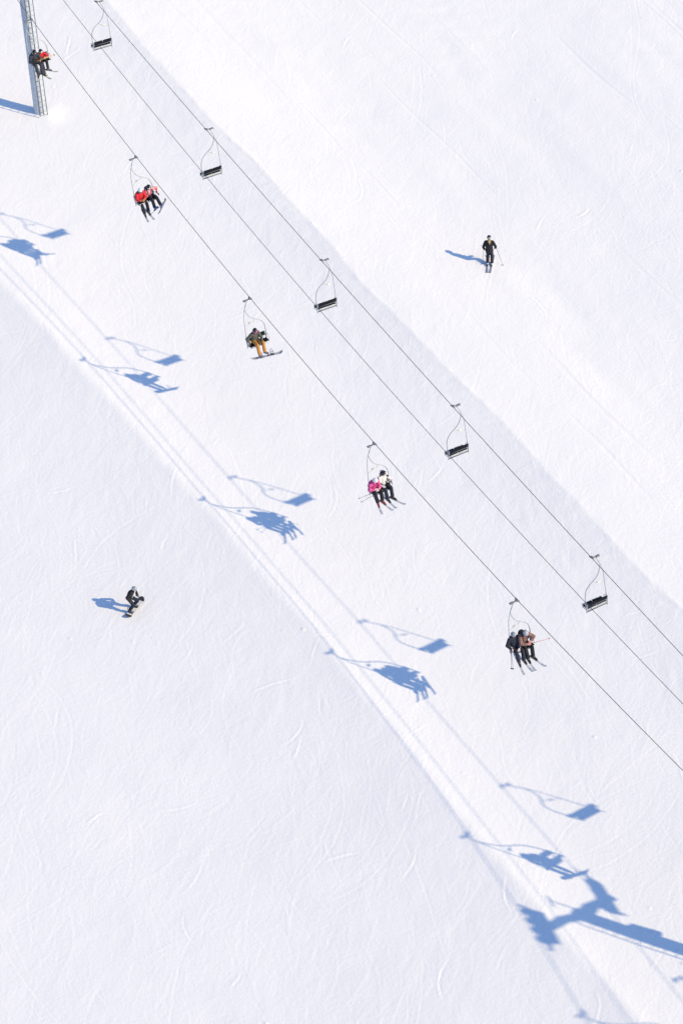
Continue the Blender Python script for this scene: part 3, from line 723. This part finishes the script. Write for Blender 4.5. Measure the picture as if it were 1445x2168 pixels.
# --- two riders in red
J = sit(.10, .07, slump=.06); J.update(look=(-8, 8), handL=(.34, .05, .17), handR=(.33, -.06, .15), hdirL=(.3, -.9, -.1), hdirR=(.3, .9, -.1), curl=50)
ride(1, -.24, 'person in plain bright red jacket and white helmet with blue goggles', J, dict(jacket='red_cloth', trousers='black_cloth', boot='boot_black', glove='glove_tan', helmet='helmet_white', goggles=('black_trim', 'lens_blue', 'black_trim'), bulk=1.05),
     (-6, -14), 'pale', top='ski_pale', who='plain red jacket rider with white helmet', fy=(.11, -.12), fx=(.50, .50), fz=(-.60, -.62))
J = sit(.06, .04, slump=.10); J.update(look=(-10, 4), handL=(.10, .42, .10), handR=(.24, -.12, .22), hdirL=(.5, .3, -.7), hdirR=(.6, .3, 0), elbowL=(-.3, .9, 0), kneeL=(.41, .20, .06), kneeR=(.43, -.06, .04))
p, mw = ride(1, .24, 'person in red and white patterned jacket and black helmet', J, dict(jacket='redwhite', trousers='black_cloth', boot='boot_blue', glove='glove_black', helmet='helmet_black', goggles=('black_trim', 'lens_silver', 'black_trim'), hair='hair_brown', hairpath=[([(-.03, -.06, -.08), (-.02, -.09, -.16)], .035, .028)]),
     (6, 22), 'slate', tilt=(50, 40), fx=(.74, .64), fz=(-.34, -.42), fy=(.26, -.02), top='ski_dark', who='red and white jacket rider')
backpack(mw, J['pel'], J['neck'], 'purple backpack on the back of the red and white jacket rider', 'pack_purple')
# --- the snowboarder on the half empty chair
def boarder(ch, label, blabel):
    J = sit(.10, .05); J.update(look=(-16, 14), handL=(.40, .16, .10), handR=(.12, -.34, .06), hdirL=(.6, -.2, -.7), hdirR=(.5, -.2, -.8), elbowR=(-.5, -.8, .2), elbowL=(-.3, .7, -.2), kneeL=(.43, .21, .07), kneeR=(.43, -.10, .05))
    p, mw = ride(ch, -.12, label, J, dict(jacket='olive_cloth', trousers='ochre_cloth', boot='boot_grey', glove='glove_black', helmet='helmet_black', goggles=('white_trim', 'lens_pink', 'white_trim'), bulk=1.05),
                 (28, 4), fx=(.56, .57), fz=(-.47, -.545), fy=(.20, -.10))
    snowboard(mw @ T(.60, .20, -.555) @ Rz(-16) @ Rx(0) @ Ry(-13), blabel, 'board', None, 1.50)
boarder(2, 'snowboarder in olive jacket and ochre trousers alone on a chair', 'grey and black patterned snowboard hanging from the boot of the ochre trousers rider')
# --- pink and white jackets
J = sit(.15, .09, slump=.03); J.update(look=(14, 34), handL=(.36, .06, .20), handR=(.30, -.07, .22), hdirL=(.3, -.8, 0), hdirR=(.3, .8, .1), elbowR=(-.3, -.9, -.3))
p, mw = ride(3, -.33, 'person in pink patterned jacket and white helmet looking down', J, dict(jacket='pink_pattern', trousers='black_cloth', boot='boot_red', glove='glove_pale', helmet='helmet_white', bulk=1.06, hair='hair_brown', hairpath=[([(-.06, .05, -.08), (-.02, .09, -.14)], .03, .02)]),
             (3, -18), 'white', top='ski_white', who='pink jacket rider', front=.84)
ski_pole((.36, .28, .12), (.14, -.86, -.02), mw, 'dark ski pole across the lap of the pink jacket rider, the upper of two', 'pole_dark')
ski_pole((.38, .26, .10), (.30, -.82, -.13), mw, 'dark ski pole across the lap of the pink jacket rider, the lower of two', 'pole_dark')
J = sit(.02, .02); J.update(look=(42, 2), handL=(.30, .16, .22), handR=(.36, -.12, .14), hdirL=(.5, -.6, 0), hdirR=(.4, -.6, -.1), elbowL=(-.2, .9, -.4))
p, mw = ride(3, .18, 'person in white and black jacket and navy helmet looking sideways', J, dict(jacket='whiteblack', trousers='navy_cloth', boot='boot_black', glove='glove_black', helmet='helmet_navy', goggles=('black_trim', 'lens_dark', 'black_trim'), goggles_up=True, hair='hair_blond', hairpath=[([(-.11, 0, -.02), (-.16, .02, -.05), (-.15, .05, -.14)], .040, .030)]),
             (15, -2), 'slim white', top='ski_pale', who='white jacket rider', front=.80)
ski_pole((.30, .24, .34), (.30, .30, -.50), mw, 'white ski pole held upright by the white jacket rider', 'pole_white')
# --- two grey helmets
J = sit(-.03, .02); J.update(look=(14, 18), handL=(.38, .02, .13), handR=(.20, -.22, .14), hdirL=(.5, -.6, -.2), hdirR=(.8, 0, -.5))
p, mw = ride(4, -.33, 'person in navy blue jacket and grey helmet with long dark hair', J, dict(jacket='navy_cloth', trousers='navy_cloth', boot='boot_black', glove='glove_pale', helmet='helmet_grey', hair='hair_brown', hairpath=[([(-.02, .085, -.05), (.03, .115, -.12), (.07, .12, -.23), (.10, .09, -.34)], .040, .028)], bulk=.97),
             (-7, -18), 'light grey', top='ski_white', who='navy jacket rider with long hair', front=.84)
ski_pole((.22, -.27, .12), (.22, -.24, -.88), mw, 'slim ski pole hanging beside the navy jacket rider, nearer the seat', 'pole_grey')
ski_pole((.26, -.31, .14), (.20, -.31, -.84), mw, 'slim ski pole hanging beside the navy jacket rider, the outer one', 'pole_grey')
J = sit(.13, .08); J.update(look=(-4, 46), handL=(.34, .18, .28), handR=(.36, -.02, .20), hdirL=(.3, -.9, .1), hdirR=(.3, .9, .2), elbowL=(-.3, 1, -.1), elbowR=(-.3, -.9, -.1))
p, mw = ride(4, .11, 'person in brown jacket and pale grey helmet bending forward', J, dict(jacket='mauve_cloth', trousers='black_cloth', boot='boot_black', glove='glove_pink', helmet='helmet_silver', bulk=1.13, goggles=('black_trim', 'lens_dark', 'black_trim')),
             (7, -11), 'grey', 1.04, top='ski_white', who='brown jacket rider', front=.80)
ski_pole((.36, -.06, .20), (.60, .94, .22), mw, 'ski pole pointing out sideways from the hands of the brown jacket rider', 'pole_red')
backpack(mw, V(J['pel']) + V(.0, 0, .06), V(J['neck']) + V(-.01, 0, .03), 'black backpack on the back of the brown jacket rider', 'pack_black')
# --- beyond the right edge, known by the shadow only
boarder(5, 'snowboarder beyond the right edge, shown by the shadow above the tower shadow', 'snowboard beyond the right edge, shown by the long shadow under the snowboarder shadow')

# --- skier on the piste, seen from behind
def on_snow(x, y, head):
    """frame on the snow: x axis = heading, z up"""
    return T(x, y, gh(x, y)) @ Rz(head)
def foot_on(mw, x, y):
    w_ = mw @ V(x, y, 0); return gh(w_.x, w_.y) - mw.translation.z
mw = on_snow(-8.9, 15.95, 142)
sl = math.degrees(math.atan2(foot_on(mw, .3, 0) - foot_on(mw, -.3, 0), .6)); sr = math.degrees(math.atan2(foot_on(mw, 0, .2) - foot_on(mw, 0, -.2), .4))
J = dict(pel=(.02, 0, .90), chest=(.05, 0, 1.20), neck=(.08, 0, 1.40), head=(.12, 0, 1.55), look=(0, 10), kneehint=(1, 0, 0),
         handL=(.16, .27, .86), handR=(.22, -.30, .90), elbowL=(-.8, .5, 0), elbowR=(-.8, -.55, 0), hdirL=(.9, .1, -.3), hdirR=(.9, -.3, -.3), hbackL=(0, 1, .2), hbackR=(0, -1, .2), curl=70)
J['footL'] = (0, .115, foot_on(mw, 0, .115) + .05, 4, sl, sr); J['footR'] = (.04, -.115, foot_on(mw, .04, -.115) + .05, -3, sl, sr)
p = person(mw, 'skier in black jacket seen from behind with blond ponytail, standing on the piste', J, dict(jacket='black_cloth', trousers='charcoal_cloth', boot='boot_white', glove='glove_tan', helmet='helmet_navy', goggles=('white_trim', 'lens_dark', 'white_trim'), hair='hair_blond', hairpath=[([(-.09, -.01, -.06), (-.155, -.02, -.13), (-.185, -.03, -.22), (-.18, -.035, -.29)], .046, .020), ([(-.10, -.04, -.08), (-.155, -.075, -.15), (-.175, -.07, -.23)], .036, .016), ([(-.10, .03, -.08), (-.155, .04, -.14), (-.18, .02, -.20)], .036, .016)]), 'people on the piste', .96)
for s, nm in ((1, 'left'), (-1, 'right')):
    ski(p['mw'] @ p['F'][s] @ T(0, 0, -.022), 'slate ski on the %s foot of the skier in black on the piste' % nm, 'ski_blue', 'boot_black', .80, 'skis on the piste')
ski_pole((.22, .27, .93), (-.10, .36, foot_on(mw, -.10, .36) + .01), mw, 'ski pole upright in the left hand of the skier in black', 'pole_dark', 'poles of the skier on the piste')
ski_pole((.28, -.30, .95), (.10, -.66, foot_on(mw, .10, -.66) + .01), mw, 'ski pole slanting outwards from the right hand of the skier in black', 'pole_dark', 'poles of the skier on the piste')

# --- snowboarder on the left piste
mw = on_snow(4.96, -11.31, 32)
sl = math.degrees(math.atan2(foot_on(mw, .2, 0) - foot_on(mw, -.2, 0), .4)); sr = math.degrees(math.atan2(foot_on(mw, 0, .5) - foot_on(mw, 0, -.5), 1.0))
bm_ = mw @ T(0, 0, .02) @ Rx(sr) @ Ry(-sl)
snowboard(bm_ @ T(0, .13, 0), 'white snowboard with dark tips under the snowboarder in black', 'board_white', 'board_dark', 1.34, off=-.13, half=.19)
J = dict(pel=(-.13, -.02, .78), chest=(-.03, .01, 1.05), neck=(.08, .05, 1.21), head=(.17, .08, 1.33), look=(8, 16), kneehint=(.7, 0, .5),
         handL=(.22, .22, .80), handR=(.04, -.24, .74), elbowL=(-.5, .8, -.4), elbowR=(-.7, -.6, -.2), hdirL=(.6, .3, -.6), hdirR=(.5, -.1, -.8), curl=45)
for nm, y in (('L', .23), ('R', -.23)): J['foot' + nm] = (-.03, y, (mw.inverted() @ (bm_ @ V(0, y * .84, 0))).z / .84 + .045, 10 if nm == 'L' else -8, sl, sr)
person(mw, 'snowboarder in black with grey helmet riding on the left piste', J, dict(jacket='black_cloth', trousers='navy_cloth', boot='boot_grey', glove='glove_black', helmet='helmet_grey', goggles=('white_trim', 'lens_grey', 'white_trim'), stripe='white_cloth', bulk=1.0), 'people on the piste', .84)

make_ground()

# ------------------------------------------------------------------ light, sky, camera
SUN = Vector((.675443, .578612, .457148)).normalized()
w = bpy.data.worlds.new('World'); SC.world = w; w.use_nodes = True
nt = w.node_tree; bg = nt.nodes['Background']; sky = nt.nodes.new('ShaderNodeTexSky'); sky.sky_type = 'NISHITA'; sky.sun_disc = False
sky.sun_elevation = math.asin(SUN.z); sky.sun_rotation = math.atan2(SUN.x, SUN.y); sky.altitude = 2500; sky.air_density = 1.0; sky.dust_density = 0.0; sky.ozone_density = 3.2
nt.links.new(sky.outputs['Color'], bg.inputs['Color']); bg.inputs['Strength'].default_value = .15
ld = bpy.data.lights.new('sun', 'SUN'); ld.energy = 2.84; ld.angle = math.radians(.9); ld.color = (1, .82, .48)
lo = link('sun', ld); lo.rotation_euler = SUN.to_track_quat('Z', 'Y').to_euler(); lo.location = SUN * 300
cd = bpy.data.cameras.new('camera'); cam = link('camera', cd)
C = Vector((90.8826969, -47.8203344, 69.4013610)); f = Vector((-.7176602230, .3914885475, -.5759344765)); r = Vector((.5125628482, .8568026546, -.0562867207)); u = Vector((-.4714266970, .3355973562, .8155558128))
mw = Matrix(((r.x, u.x, -f.x, C.x), (r.y, u.y, -f.y, C.y), (r.z, u.z, -f.z, C.z), (0, 0, 0, 1))); cam.matrix_world = mw
cd.sensor_fit = 'VERTICAL'; cd.sensor_height = 36; cd.sensor_width = 24; cd.lens = 5789.30933 / 2168 * 36; cd.clip_start = 1; cd.clip_end = 3000
SC.camera = cam
SC.view_settings.view_transform = 'Standard'; SC.view_settings.look = 'None'; SC.view_settings.exposure = .60; SC.view_settings.gamma = 1
